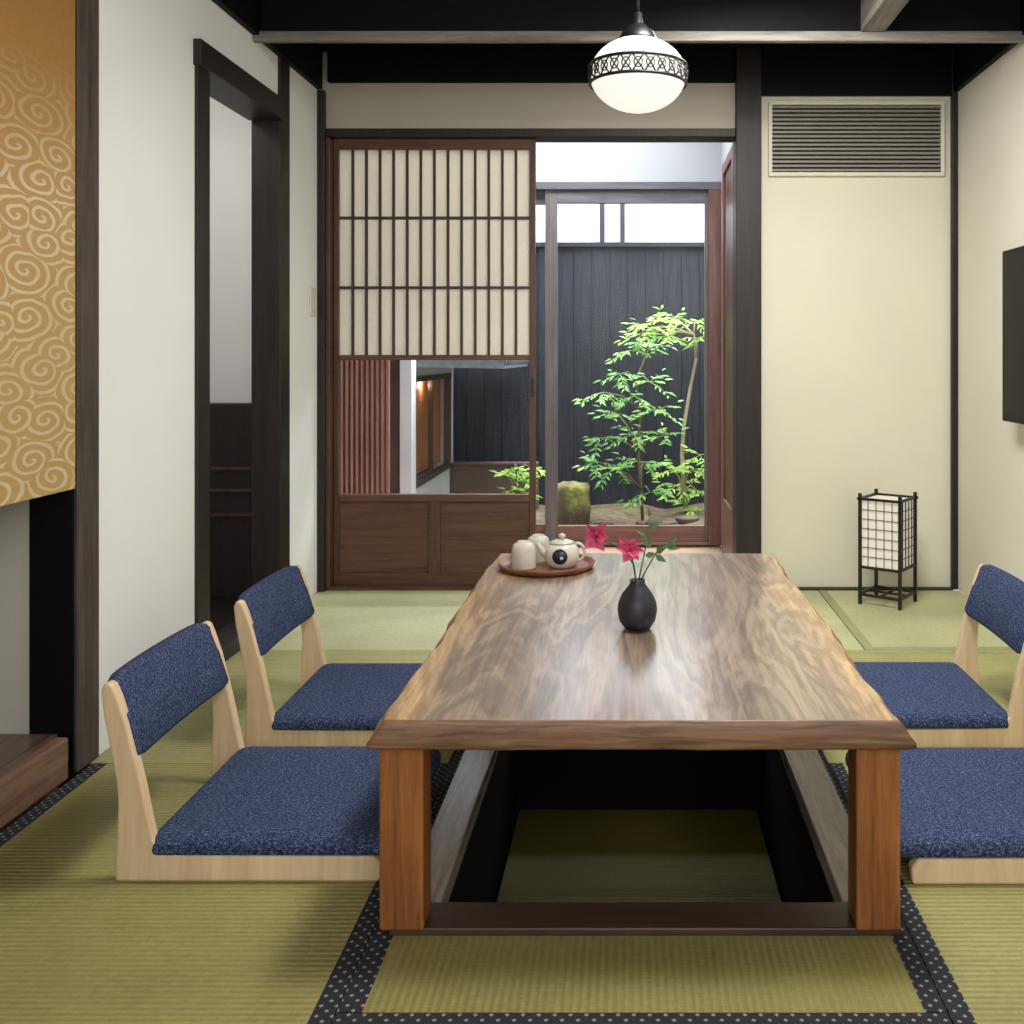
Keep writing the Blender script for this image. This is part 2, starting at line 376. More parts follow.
trim(.80, .885, YF, 3.50, 2.13, 2.3, 'greybeam_y')

# alcove
struct(MB().box(-2.3, -1.445, 2.40, 2.49, 0, 2.3, 'alcove').done('wall_alcove'))
struct(MB().box(-2.3, -2.2, .3, 2.40, 0, 2.3, 'alcove').done('wall_alcove_back'))
struct(MB().box(-2.2, -1.375, .3, 2.395, -.05, .092, 'ledge').done('floor_alcove'))
trim(-1.375, -1.328, .3, 2.36, -.0, .100, 'plank', .006)
c = empty('wall_cupboard', (-1.35, 1.3, .68))
meta(c, 'hanging alcove cupboard with gold swirl patterned paper front', 'cupboard')
MB().box(-2.19, -1.36, .32, 2.385, .685, 2.29, 'alcove').done('body', (-1.8, 1.3, .685), c)
MB().box(-1.358, -1.332, .32, 2.394, .68, 2.29, 'gold').done('door', (-1.34, 2.2, .68), c, .002)

# side passage behind left opening
struct(MB().box(-2.7, -1.43, 4.20, 4.29, 0, 2.3, 'wall_l').done('wall_passage'))
struct(MB().box(-2.8, -2.7, 2.49, 4.29, 0, 2.3, 'wall_l').done('wall_passage_side'))
c = empty('wainscot_cabinet', (-1.9, 4.15, 0)); meta(c, 'dark brown wooden low cabinet against passage wall', 'cabinet')
MB().box(-2.6, -1.46, 4.10, 4.195, 0, .80, 'dark').done('body', (-1.9, 4.15, 0), c, .003)
for z in (.34, .44, .53): MB().box(-2.5, -1.5, 4.09, 4.10, z, z+.012, 'brown').done('rail', (-1.9, 4.09, z), c)
struct(MB().box(-2.69, -1.43, 2.49, 4.20, -.05, -.0, 'dark').done('floor_passage'))

# ------------------------------------------------------------------ tatami
def mat_(x0, x1, y0, y1, m, borders, hm='heri', lab='olive green woven tatami mat with black dotted cloth border'):
    cx, cy = (x0+x1)/2, (y0+y1)/2; g = .0015
    e = empty('tatami_mat', (cx, cy, -.05)); meta(e, lab, 'tatami mat', 'tatami mats on the room floor')
    hw = .034; a0, a1, b0, b1 = x0+g, x1-g, y0+g, y1-g
    def H(*a): MB().box(*a, -.049, .001, hm).done('cloth_border', (cx, cy, -.05), e)
    if 'l' in borders: H(a0, a0+hw, b0, b1); a0 += hw
    if 'r' in borders: H(a1-hw, a1, b0, b1); a1 -= hw
    if 'f' in borders: H(a0, a1, b0, b0+hw); b0 += hw
    if 'b' in borders: H(a0, a1, b1-hw, b1); b1 -= hw
    MB().box(a0, a1, b0, b1, -.05, 0, m).done('woven_surface', (cx, cy, -.05), e, .001); return e
PL = 'olive green woven tatami mat, painted paler for daylight'
mat_(XL+.01, -.45, .62, 2.45, 'tat_x', 'lr')
mat_(XL, -.45, 2.45, 3.39, 'tat_lit_mid', '', lab=PL)
mat_(XL, -.45, 3.39, 4.25, 'tat_lit_far', '', lab=PL)
mat_(-.45, .79, 3.39, 4.25, 'tat_lit_far', '', lab=PL)
mat_(.79, XR, 3.39, 4.25, 'tat_lit_far', 'lf', 'heri_g', 'green woven tatami mat painted paler for daylight, green cloth border')
mat_(.48, XR, 2.45, 3.39, 'tat_lit_mid', 'b', 'heri_g', 'olive green woven tatami mat with green cloth border')
mat_(.48, XR, .62, 2.45, 'tat_x', 'lr')
mat_(-.45, .48, .62, 1.52, 'tat_y', 'b')
mat_(-.42, .465, 3.072, 3.389, 'tat_lit_mid', '', lab=PL)
e = empty('tatami_mat', (.015, 1.62, -.05)); meta(e, 'tatami mat before the sunken pit, black dotted cloth border', 'tatami mat', 'tatami mats on the room floor')
MB().box(-.449, -.421, 1.521, 3.389, -.049, .001, 'heri').box(-.4215, -.411, 1.521, 1.722, -.049, .001, 'heri').done('cloth_border', (-.449, 1.62, -.05), e)
MB().box(.466, .479, 1.521, 3.389, -.049, .001, 'heri').box(.446, .4665, 1.521, 1.722, -.049, .001, 'heri').done('cloth_border', (.446, 1.62, -.05), e)
MB().box(-.411, .446, 1.521, 1.722, -.05, 0, 'tat_y').done('woven_surface', (.015, 1.62, -.05), e)
# pit frame
e = empty('pit_frame', (.02, 2.4, 0)); meta(e, 'brown wooden frame around the sunken leg pit', 'floor frame')
MB().box(-.42, -.345, 1.808, 2.99, -.03, .012, 'frame_y_lit').done('rail', (-.38, 2.4, -.03), e, .003)
MB().box(.38, .465, 1.808, 2.99, -.03, .012, 'frame_y_lit').done('rail', (.42, 2.4, -.03), e, .003)
MB().box(-.42, .465, 1.724, 1.808, -.03, .012, 'frame_x').done('rail', (.02, 1.76, -.03), e, .003)
MB().box(-.42, .465, 2.99, 3.07, -.03, .012, 'frame_x').done('rail', (.02, 3.03, -.03), e, .003)

# ------------------------------------------------------------------ table
e = empty('dining_table', (.015, 2.4, .012)); meta(e, 'low live edge slab wooden table with thick square legs', 'table')
def nz(a, s): return math.sin(a*5.1+s)*.5+math.sin(a*11.3+s*2.1)*.3+math.sin(a*23+s*.7)*.2
def outline(side, front, z, wob=1, ph=0):
    pts = []; N = 80; y0, y1 = 1.685, 3.115
    def xr(u): return .458+nz(u*1.9, 3)*.008*wob+side-.014*u+.0022*math.sin(u*60+ph)
    def xl(u): return -.430+.008*u-nz(u*1.7, 8)*.007*wob-side+.0015*math.sin(u*55+ph)
    yf, yb = y0-front, y1+front
    for i in range(N):
        u = i/N; pts.append((xl(0)+(xr(0)-xl(0))*u, yf+nz(u*3, 1)*.002, z))
    for i in range(N):
        u = i/N; pts.append((xr(u), yf+(yb-yf)*u, z))
    for i in range(N):
        u = i/N; pts.append((xr(1)+(xl(1)-xr(1))*u, yb+nz(u*3, 5)*.003, z))
    for i in range(N):
        u = 1-i/N; pts.append((xl(u), yf+(yb-yf)*u, z))
    return pts
b = MB()
R = b.rings([outline(.012, -.004, .333), outline(.019, 0, .337, 1.1, .3), outline(.017, .001, .346, 1.15, .9), outline(.006, .001, .360, .9, 1.6), outline(-.004, 0, .376, 1.0, 2.0), outline(-.009, -.003, .3815, 1.0, 2.2), outline(-.012, -.006, .383, 1.0, 2.2)], 'slabedge', True, False)
f = b.bm.faces.new(R[-1]); f.material_index = b.mi('slab'); ks = b.mi('slabside')
for f in b.bm.faces:
    if len(f.verts) == 4:
        f.normal_update()
        if abs(f.normal.x) > .4: f.material_index = ks
b.done('table_top', (.015, 2.4, .333), e)
for x0, x1 in ((-.434, -.358), (.385, .461)):
    for y0 in (1.715, 3.0):
        MB().box(x0, x1, y0, y0+.07, .012, .334, 'leg').done('leg', ((x0+x1)/2, y0+.04, .012), e, .004)

# ------------------------------------------------------------------ floor chairs
def rrect(x0, x1, y0, y1, r, z, n=6):
    pts = []
    for cx, cy, a0 in ((x1-r, y1-r, 0), (x0+r, y1-r, 90), (x0+r, y0+r, 180), (x1-r, y0+r, 270)):
        for i in range(n+1):
            a = math.radians(a0+90*i/n); pts.append((cx+r*math.cos(a), cy+r*math.sin(a), z))
    return pts
CW = .455
def make_chair():
    e = empty('floor_chair', (0, 0, 0))
    prof = [(.50,0),(.503,.03),(.49,.048),(.14,.050),(.092,.056),(.070,.080),(.061,.12),(.051,.17),(.036,.235),(.019,.30),(.003,.348),(-.006,.370),(-.014,.377),(-.024,.375),(-.029,.362),(-.024,.315),(-.011,.25),(.000,.19),(.003,.15),(.002,.10),(-.001,.05),(-.002,0)]
    for y0 in (0, CW-.026):
        MB().prism(prof, y0, y0+.026, 'ashz').done('side_frame', (.1, y0+.013, 0), e, .005, 3)
    MB().box(.06, .09, .026, CW-.026, .02, .046, 'ash').done('stretcher', (.07, .2, .02), e, .003)
    MB().box(.44, .47, .026, CW-.026, .01, .045, 'ash').done('stretcher', (.45, .2, .01), e, .003)
    b = MB(); R = []
    for ins, z in ((.008, .049), (.001, .052), (0, .060), (.001, .070), (.005, .078), (.012, .083), (.026, .086), (.06, .088), (.11, .089), (.17, .0895)):
        R.append(rrect(.056+ins, .535-ins, -.004+ins, CW+.002-ins, max(.026-ins*.3, .01), z))
    b.rings(R, 'tweed'); b.done('seat_cushion', (.3, .2, .048), e)
    b = MB(); N = 16; R = []
    for i in range(N+1):
        u = i/N; y = .012+u*(CW-.030); bow = 4*u*(1-u); ends = 1-.2*(abs(2*u-1)**10)
        sq = .008*(abs(2*u-1)**16)
        zb, zt = .230+.001*bow+sq*.6, .381+.002*bow-sq; sec = []
        th = .013*ends
        for v, s in ((0,-.6),(.05,-1),(.5,-1.1),(.95,-1),(1,-.6),(1,.6),(.95,1),(.5,1.1),(.05,1),(0,.6)):
            z = zb+(zt-zb)*v; x = .032-.050*((z-.23)/.145)-.008*bow
            sec.append((x+s*th, y, z))
        R.append(sec)
    b.rings(R, 'tweed'); b.done('backrest', (0, .2, .23), e)
    return e
c1 = make_chair(); c1.location = (-.98, 1.898, 0); G = 'legless floor chairs around the low table'
c2 = copy_thing(c1, (-.98, 2.53, 0)); c3 = copy_thing(c1, (1.03, 1.887+CW, 0)); c4 = copy_thing(c1, (1.03, 2.54+CW, 0))
c3.rotation_euler = c4.rotation_euler = (0, 0, math.pi)
for c in (c1, c2, c3, c4): meta(c, 'legless floor chair, blue tweed cushions on pale ash frame', 'chair', G)

# ------------------------------------------------------------------ shoji door
d = empty('door_1', (-.86, 4.32, .012)); struct(d); Y0, Y1 = 4.30, 4.335; X0, X1 = -1.283, -.416
b = MB(); st = .036
b.box(X0, X0+st*.6, Y0, Y1, .012, 1.93, 'brown').box(X1-st*.7, X1, Y0, Y1, .012, 1.93, 'brown')
xl_ = X0+st*.6; xr_ = X1-st*.7
b.box(xl_, xr_, Y0, Y1, 1.885, 1.93, 'brown_x').box(xl_, xr_, Y0, Y1, .978, 1.0, 'brown_x')
b.box(xl_, xr_, Y0, Y1, .37, .40, 'brown_x').box(xl_, xr_, Y0, Y1, .012, .06, 'brown_x')
b.box(-.875, -.825, Y0, Y1, .06, .37, 'brown'); b.done('frame', (-.86, 4.32, .012), d, .002)
b = MB()
for i in range(1, 14):
    x = xl_+(xr_-xl_)*i/14.0; b.box(x-.0052, x+.0052, Y0+.004, Y0+.016, 1.0, 1.885, 'lattice')
for z in (1.29, 1.59): b.box(xl_, xr_, Y0+.002, Y0+.016, z-.006, z+.006, 'lattice')
b.done('lattice', (-.86, 4.31, 1.0), d)
MB().box(xl_-.008, xr_+.008, Y0+.017, Y0+.019, .995, 1.89, 'paper').done('paper_screen', (-.86, 4.32, 1.0), d)
MB().box(xl_-.005, xr_+.005, Y0+.016, Y0+.019, .395, .98, 'glass').done('glass_pane', (-.86, 4.32, .4), d)
MB().box(xl_-.005, xr_+.005, Y0+.012, Y0+.022, .05, .375, 'brown_x').done('panel', (-.86, 4.32, .05), d)
MB().box(-.436, -.422, Y0-.002, Y0, .82, .90, 'blackmetal').done('handle', (-.434, Y0, .82), d)

# ------------------------------------------------------------------ verandah
struct(MB().box(-2.6, .6, 5.26, 5.36, 1.91, 2.36, 'wall_v').box(-2.6, -1.22, 5.30, 5.36, 0, 1.91, 'terracotta').done('wall_verandah'))
struct(MB().box(-2.6, .6, 4.40, 5.40, 2.36, 2.42, 'wall_w').done('ceiling_verandah'))
struct(MB().box(.470, .60, 4.39, 5.26, 0, 2.36, 'wall_v').done('wall_verandah_side'))
struct(MB().box(-2.7, -2.6, 4.30, 5.36, 0, 2.36, 'wall_w').done('wall_verandah_end'))
trim(-1.22, .470, 5.25, 5.36, 1.87, 1.91, 'greyframe')
trim(-1.22, -1.157, 5.25, 5.36, 0, 1.87, 'wall_w')
trim(.402, .470, 5.25, 5.36, 0, 1.87, 'red')
trim(-1.157, .402, 5.25, 5.36, 0, .015, 'red_x')
def gdoor(n, x0, x1, y, s):
    d = empty('door_%d' % n, ((x0+x1)/2, y, .015)); struct(d); b = MB()
    b.box(x0, x0+s, y, y+.03, .015, 1.87, 'greystile').box(x1-.02, x1, y, y+.03, .015, 1.87, 'greystile')
    b.box(x0+s, x1-.02, y, y+.03, .015, .10, 'red_x').box(x0+s, x1-.02, y, y+.03, 1.80, 1.87, 'greyframe')
    b.done('frame', (x0, y, .015), d, .002)
    MB().box(x0+s-.005, x1-.015, y+.013, y+.017, .095, 1.805, 'glass').done('glass_pane', ((x0+x1)/2, y, .1), d)
gdoor(2, -.458, .402, 5.27, .065); gdoor(3, -1.2, -.42, 5.31, .03)
d = empty('door_4', (.44, 4.8, 0)); struct(d)
b = MB().box(.443, .468, 4.40, 4.47, 0, 1.93, 'red').box(.443, .468, 4.88, 4.93, 0, 1.93, 'red').box(.443, .468, 4.47, 4.88, 0, .3, 'red').box(.443, .468, 4.47, 4.88, 1.88, 1.93, 'red')
b.done('frame', (.45, 4.8, 0), d, .002); MB().box(.455, .461, 4.47, 4.88, .3, 1.88, 'brown').done('panel', (.45, 4.8, .3), d)
b = MB(); n = 11
for i in range(n):
    x = -1.525+i*.0262; b.box(x, x+.012, 5.14, 5.17, .10, 1.80, 'slat')
b.box(-1.53, -1.24, 5.17, 5.185, .10, .14, 'slat').box(-1.53, -1.24, 5.17, 5.185, 1.0, 1.04, 'slat').box(-1.53, -1.24, 5.14, 5.17, -.008, .10, 'slat')
o = b.done('slatted_screen', (-1.38, 5.15, -.008)); meta(o, 'reddish vertical slat wooden screen in verandah', 'screen')

# ------------------------------------------------------------------ garden
gz = -.02
b = MB(); rows = []
for j in range(13):
    y = 5.42+j*(2.3/12); rows.append([(-3+6*i/30, y, gz+.035*nz(i*.4+j, j*.7)) for i in range(31)])
b.rings(rows, 'soil', False, False, True, False); struct(b.done('floor_garden', (0, 6, 0)))
b = MB(); x = -3.2
while x < 3.2:
    b.box(x, x+.119, 6.80+random.uniform(0, .006), 6.825, -.1, 1.735, 'fence'); x += .122
b.box(-3.2, 3.2, 6.83, 6.86, -.1, 1.735, 'fence').box(-3.2, 3.2, 6.78, 6.87, 1.735, 1.765, 'fence')
o = b.done('garden_fence', (0, 6.8, -.1)); meta(o, 'tall charred black vertical board garden fence', 'fence')
struct(MB().box(-4, 4, 7.7, 7.8, -.1, 4, 'wall_w').done('wall_neighbour'))
for x in (-.245, -.09):
    o = MB().box(x, x+.035, 7.60, 7.69, -.1, 3.2, 'fence').done('neighbour_post', (x, 7.6, -.1)); meta(o, 'dark vertical post before white neighbouring wall', 'post', 'posts behind the fence')
# neighbouring annex with window and low roof
e = empty('garden_annex', (-1.6, 6.1, -.1)); meta(e, 'low white garden annex with timber window and tiled eave', 'building')
wx = -1.205; ya, yb = 5.42, 6.74; wa, wb = 5.50, 6.60
b = MB().box(-2.4, wx, ya, wa, -.1, .95, 'wall_w').box(-2.4, wx, wb, yb, -.1, .95, 'wall_w').box(-2.4, wx, wa, wb, -.1, .26, 'wall_w').box(-2.4, wx, wa, wb, .88, .95, 'wall_w').box(-2.4, -1.75, wa, wb, .26, .88, 'orange')
b.done('wall', (-1.6, 6.1, -.1), e)
b = MB()
for y in (wa, wb-.04): b.box(wx-.03, wx+.010, y, y+.04, .26, .88, 'annexframe')
b.box(wx-.02, wx+.008, 6.0, 6.02, .26, .88, 'annexframe')
for z in (.26, .85): b.box(wx-.03, wx+.012, wa, wb, z, z+.03, 'annexframe')
b.done('window_frame', (wx, 6.0, .26), e)
MB().box(wx-.07, wx-.06, wa, wb, .30, .88, 'orange').done('inner_screen', (wx-.06, 6.0, .3), e)
b = MB().prism([(-2.4, 1.14), (-.70, .965), (-.70, .925), (-2.4, .96)], ya+.02, yb-.02, 'roof')
for i in range(11):
    b.tube([(-2.35, ya+.06+i*.12, 1.14), (-.688, ya+.06+i*.12, .970)], .028, 'roof')
b.done('roof', (-1.6, 6.1, .93), e)
o = MB().box(-1.19, -.62, 6.60, 6.66, -.08, .27, 'terracotta').box(-1.19, -.62, 6.59, 6.67, .27, .29, 'terracotta').done('low_garden_wall', (-1, 6.6, -.08), bevel=.004)
meta(o, 'low brown wooden garden partition before black fence', 'partition')

def PX(px, py, D): return Vector(((px-632)*D/1000, D, 1-(py-355)*D/1000))
def rock(name, loc, s, mat, seed, lab, cat, group=None, cubic=False):
    b = MB(); bmesh.ops.create_icosphere(b.bm, subdivisions=4 if cubic else 3, radius=1); random.seed(seed); ph = [random.uniform(0, 6) for _ in range(6)]
    a = .35 if cubic else 1
    for v in b.bm.verts:
        p = v.co.copy()
        if cubic:
            m = max(abs(p.x), abs(p.y), abs(p.z)); p = p.lerp(p/m, .88)
        k = 1+a*(.10*math.sin(3*p.x+ph[0])+.10*math.sin(4*p.y+ph[1])+.08*math.sin(5*p.z+ph[2]))+.03*math.sin(11*p.x+9*p.y+ph[3])
        v.co = Vector((p.x*s[0], p.y*s[1], p.z*s[2]))*k
    for f in b.bm.faces: f.smooth = True
    b.mi(mat); o = b.done(name, (0, 0, 0)); o.location = loc; meta(o, lab, cat, group); return o
rock('mossy_stone', (-.38, 6.0, .09), (.130, .11, .135), 'moss', 3, 'squat square stone block covered in green moss', 'stone', None, True)
for i, (x, y, s) in enumerate([(-.17, 5.85, .05), (-.03, 5.72, .04), (.17, 5.85, .07), (.33, 6.0, .06), (.27, 5.72, .045), (.06, 5.86, .035), (-.13, 5.62, .035), (.38, 5.78, .035)]):
    rock('garden_rock', (x, y, .01), (s*1.2, s*.8, s*.5), 'rock', 20+i, 'rounded grey garden rock on bare soil', 'rock', 'rocks at the garden base')

def tree(name, base, trunk, clusters, lm, bm_, lab, cat, r0=.014, nsp=6, rl=.16, ll=.06, seed=1):
    random.seed(seed); e = empty(name, base); meta(e, lab, cat)
    b = MB(); n = len(trunk); b.tube(trunk, [r0*(1-.55*i/(n-1)) for i in range(n)], bm_)
    for c in clusters:
        c = Vector(c); cand = [Vector(p) for p in trunk if Vector(p).z <= c.z+.02] or [Vector(trunk[0])]
        s = min(cand, key=lambda p: (p-c).length); mid = (s+c)/2+Vector((0, 0, .03)); b.tube([s, mid, c], [.006, .005, .003], bm_, 6)
    b.done('trunk', base, e); b = MB()
    for c in clusters:
        c = Vector(c)
        for k in range(nsp):
            az = 2*math.pi*k/nsp+random.uniform(-.6, .6); dz = random.uniform(-.45, .45)
            d = Vector((math.cos(az), math.sin(az)*.7, dz)).normalized(); L = rl*random.uniform(.6, 1.3); side = d.cross(Vector((0,0,1))).normalized()
            b.tube([c, c+d*L*.5, c+d*L-Vector((0,0,L*.2))], .0018, lm, 4)
            for q in range(4):
                p = c+d*L*(.3+.2*q)-Vector((0,0,L*.2*((.3+.2*q)**2)))
                for sg in (-1, 1):
                    if random.random() < .12: continue
                    dd = d*random.uniform(.5, 1.1)+side*sg+Vector((0,0,random.uniform(-.6,.2)))
                    b.leaf(p, dd, (random.uniform(-.7,.7), -random.uniform(.1,1.3), random.uniform(.5,1)), ll*random.uniform(.6, 1.25), ll*.30, lm)
            b.leaf(c+d*L*.95, d, (random.uniform(-.6,.6), -.8, 1), ll*1.1, ll*.30, lm)
    o = b.done('foliage', base, e, fixn=False); o['kind'] = 'stuff'; return e
def pts(l, D, j=0):
    random.seed(len(l)); return [PX(x, y, D+random.uniform(-j, j)) for x, y in l]
tree('garden_tree', PX(643, 526, 6.0), pts([(643,526),(641,490),(638,450),(640,410),(636,380),(648,350)], 6.0),
     pts([(648,348),(620,374),(604,392),(650,382),(618,414),(656,410),(600,438),(634,434),(598,462),(642,462),(664,436),(650,492),(632,350),(614,468),(634,396)], 5.95, .12),
     'leaf', 'bark_d', 'slender garden shrub with bright green pinnate leaves', 'tree', .010, 5, .14, .052, 5)
tree('garden_tree', PX(688, 526, 6.4), pts([(688,526),(684,490),(682,455),(684,425),(690,390),(696,360),(694,335),(680,322)], 6.4),
     pts([(676,318),(655,322),(695,322),(640,334),(698,338),(668,336),(650,328),(690,470),(676,485),(700,455),(697,490),(672,470),(686,505)], 6.4, .10),
     'leaf_y', 'bark', 'thin pale trunked tree with yellow green leaves', 'tree', .016, 5, .13, .056, 9)
tree('garden_shrub', PX(520, 526, 6.0), pts([(520,526),(518,500),(516,470)], 6.0), pts([(514,468),(525,480),(506,475),(535,470),(520,492)], 6.0, .05),
     'leaf_y', 'bark_d', 'small bright yellow green shrub near the glass', 'shrub', .008, 4, .08, .055, 4)

# ------------------------------------------------------------------ pendant lamp
cx, cy, cz = .015, 2.5, 1.700; HH = .092; GR = .120
e = empty('pendant_lamp', (cx, cy, 2.3)); meta(e, 'glowing white globe pendant with black openwork metal band', 'lamp')
b = MB(); prof = []
for i in range(29):
    a = -math.pi/2+math.pi*i/28*.94; prof.append((max(GR*math.cos(a), .001), HH*math.sin(a)))
b.lathe(prof, 'globe', (cx, cy, cz), 56); b.done('lamp_shade', (cx, cy, cz), e)
b = MB(); n = 26; B0, B1 = -.024, .020
def gr_(z): return GR*math.sqrt(max(0, 1-(z/HH)**2))+.004
for z in (B0, B1):
    r = gr_(z); b.tube([(cx+r*math.cos(2*math.pi*i/56), cy+r*math.sin(2*math.pi*i/56), cz+z) for i in range(57)], .0040, 'blackmetal', 6)
for i in range(n):
    a0 = 2*math.pi*i/n; a1 = 2*math.pi*(i+1)/n
    for s0, s1 in ((B0, B1), (B1, B0)):
        L = []
        for k in range(5):
            u = k/4; z = s0+(s1-s0)*u; a = a0+(a1-a0)*u; r = gr_(z); L.append((cx+r*math.cos(a), cy+r*math.sin(a), cz+z))
        b.tube(L, .0021, 'blackmetal', 5)
    am = (a0+a1)/2; L = []; zm = (B0+B1)/2
    for k in range(11):
        t_ = 2*math.pi*k/10; a = am+.085*math.cos(t_); z = zm+.012*math.sin(t_); r = gr_(z); L.append((cx+r*math.cos(a), cy+r*math.sin(a), cz+z))
    b.tube(L, .0017, 'blackmetal', 5)
b.done('metal_band', (cx, cy, cz), e)
MB().lathe([(.046,.076),(.050,.080),(.048,.092),(.043,.098),(.039,.108),(.028,.114),(.020,.124),(.012,.130),(.010,.155)], 'blackmetal', (cx, cy, cz), 32).done('cap', (cx, cy, cz+.08), e)
MB().tube([(cx, cy, cz+.15), (cx, cy, 2.28)], .004, 'blackmetal').done('cord', (cx, cy, cz+.15), e)
MB().lathe([(.045,-.03),(.05,-.02),(.05,0)], 'blackmetal', (cx, cy, 2.3), 24).done('ceiling_rose', (cx, cy, 2.3), e)

# ------------------------------------------------------------------ floor lantern
e = empty('floor_lantern', (0, 0, 0)); w = .083; H = .445; p = .0062
b = MB()
for sx in (-1, 1):
    for sy in (-1, 1): b.box(sx*w-p, sx*w+p, sy*w-p, sy*w+p, 0, H, 'blackmetal')
for z in (.035, .145, .418):
    for s in (-1, 1):
        b.box(-w-.012*(z>.4), w+.012*(z>.4), s*w-p*.8, s*w+p*.8, z, z+.010, 'blackmetal'); b.box(s*w-p*.8, s*w+p*.8, -w-.012*(z>.4), w+.012*(z>.4), z+.001, z+.011, 'blackmetal')
b.box(-w, w, -.004, .004, .036, .044, 'blackmetal').box(-.004, .004, -w, w, .036, .044, 'blackmetal')
b.done('frame', (0, 0, 0), e, .001)
b = MB()
for k in (1, 2, 3, 4):
    u = -w+2*w*k/5
    for s in (-1, 1): b.box(u-.001, u+.001, s*(w-.002)-.002, s*(w-.002)+.002, .155, .418, 'blackmetal').box(s*(w-.002)-.002, s*(w-.002)+.002, u-.001, u+.001, .155, .418, 'blackmetal')
for k in range(1, 7):
    z = .155+.263*k/7
    for s in (-1, 1): b.box(-w, w, s*(w-.002)-.002, s*(w-.002)+.002, z-.001, z+.001, 'blackmetal').box(s*(w-.002)-.002, s*(w-.002)+.002, -w, w, z-.001, z+.001, 'blackmetal')
b.done('lattice', (0, 0, .155), e)
i_ = w-.006
MB().box(-i_, i_, -i_, i_, .155, .420, 'lantern').done('paper_shade', (0, 0, .155), e)
e.location = (1.032, 4.035, 0); e.rotation_euler = (0, 0, math.radians(-36)); meta(e, 'square paper lantern with black wooden lattice on the tatami', 'lantern')

# ------------------------------------------------------------------ television, vent, switch
e = empty('television', (1.36, 3.16, .757)); meta(e, 'slim black television mounted on plaster wall', 'television')
MB().box(1.321, 1.350, 2.75, 3.57, .765, 1.370, 'tvbody').done('body', (1.335, 3.16, .765), e, .004)
MB().box(1.318, 1.322, 2.762, 3.558, .783, 1.358, 'tvscreen').done('screen', (1.32, 3.16, .783), e)
MB().box(1.350, 1.3895, 3.0, 3.3, .95, 1.2, 'blackmetal').done('wall_bracket', (1.37, 3.16, .95), e)
e = empty('air_vent', (.957, 4.28, 1.76)); meta(e, 'rectangular cream framed air vent with horizontal louvres', 'vent')
x0, x1, z0, z1 = .583, 1.335, 1.765, 2.085; fr = .016
b = MB().box(x0, x1, 4.268, 4.289, z0, z0+fr, 'wall_b').box(x0, x1, 4.268, 4.289, z1-fr, z1, 'wall_b').box(x0, x0+fr, 4.268, 4.289, z0+fr, z1-fr, 'wall_b').box(x1-fr, x1, 4.268, 4.289, z0+fr, z1-fr, 'wall_b')
b.done('frame', (.957, 4.28, z0), e, .002)
MB().box(x0+fr, x1-fr, 4.286, 4.289, z0+fr, z1-fr, 'ventback').done('back_plate', (.957, 4.287, z0), e)
b = MB(); n = 16
for i in range(n):
    z = z0+fr+(z1-z0-2*fr)*(i+.5)/n; b.box(x0+fr, x1-fr, 4.270, 4.284, z-.0045, z+.0045, 'vent')
b.done('louvres', (.957, 4.277, z0+fr), e)
e = empty('light_switch', (-1.329, 4.16, 1.20)); meta(e, 'small cream wall light switch plate', 'switch')
MB().box(-1.33, -1.322, 4.12, 4.20, 1.16, 1.28, 'white_pl').done('plate', (-1.326, 4.16, 1.16), e, .002)
MB().box(-1.322, -1.317, 4.145, 4.175, 1.19, 1.25, 'white_pl').done('rocker', (-1.32, 4.16, 1.19), e, .001)

# ------------------------------------------------------------------ tray with tea set
TZ = .383
tx, ty = -.248, 2.90
e = empty('serving_tray', (tx, ty, TZ)); meta(e, 'round reddish brown wooden tray on the table', 'tray')
MB().lathe([(.11, 0), (.132, .002), (.140, .014), (.141, .018), (.136, .018), (.130, .008), (.12, .007), (.01, .007)], 'tray', (tx, ty, TZ), 56).done('tray_body', (tx, ty, TZ), e)
z0 = TZ+.0072; S = .93
px_, py_ = -.202, 2.885
e = empty('teapot', (px_, py_, z0)); meta(e, 'cream ceramic teapot with round navy motif on tray', 'teapot')
def SP(l): return [(r*S, z*S) for r, z in l]
MB().lathe(SP([(.036,0),(.040,.003),(.049,.014),(.053,.030),(.053,.048),(.048,.063),(.038,.072),(.034,.074)]), 'teapot', (px_, py_, z0), 44).done('body', (px_, py_, z0), e)
l = MB().lathe(SP([(.039,.073),(.038,.077),(.024,.082),(.008,.084)]), 'pottery_cream', (px_, py_, z0), 32).done('lid', (px_, py_, z0+.066), e)
MB().lathe(SP([(.006,.083),(.006,.088),(.011,.093),(.010,.099),(.004,.102)]), 'pottery_cream', (px_, py_, z0), 20).done('knob', (px_, py_, z0+.077), l)
MB().tube([(px_-.041, py_, z0+.031), (px_-.056, py_, z0+.042), (px_-.065, py_, z0+.057), (px_-.072, py_, z0+.068)], [.013, .010, .0075, .0065], 'pottery_cream', 12).done('spout', (px_-.05, py_, z0+.03), e)
L = []
for k in range(13):
    a = math.radians(110-k*200/12); L.append((px_+.043+.022*math.cos(a), py_+.004, z0+.041+.025*math.sin(a)))
MB().tube(L, .0046, 'pottery_cream', 10).done('handle', (px_+.06, py_, z0+.042), e)
def cup(x, y, lab):
    b = MB(); n = 40; R = []
    for r, z in SP([(.037,0),(.038,.004),(.0375,.03),(.036,.06),(.031,.074),(.024,.078),(.019,.078),(.019,.083),(.015,.083),(.014,.079)]):
        R.append([(x+r*(1+.018*(i % 4 == 0))*math.cos(2*math.pi*i/n), y+r*(1+.018*(i % 4 == 0))*math.sin(2*math.pi*i/n), z0+z) for i in range(n)])
    b.rings(R, 'pottery_cream'); o = b.done('teacup', (x, y, z0)); meta(o, lab, 'teacup', 'teacups on the tray'); return o
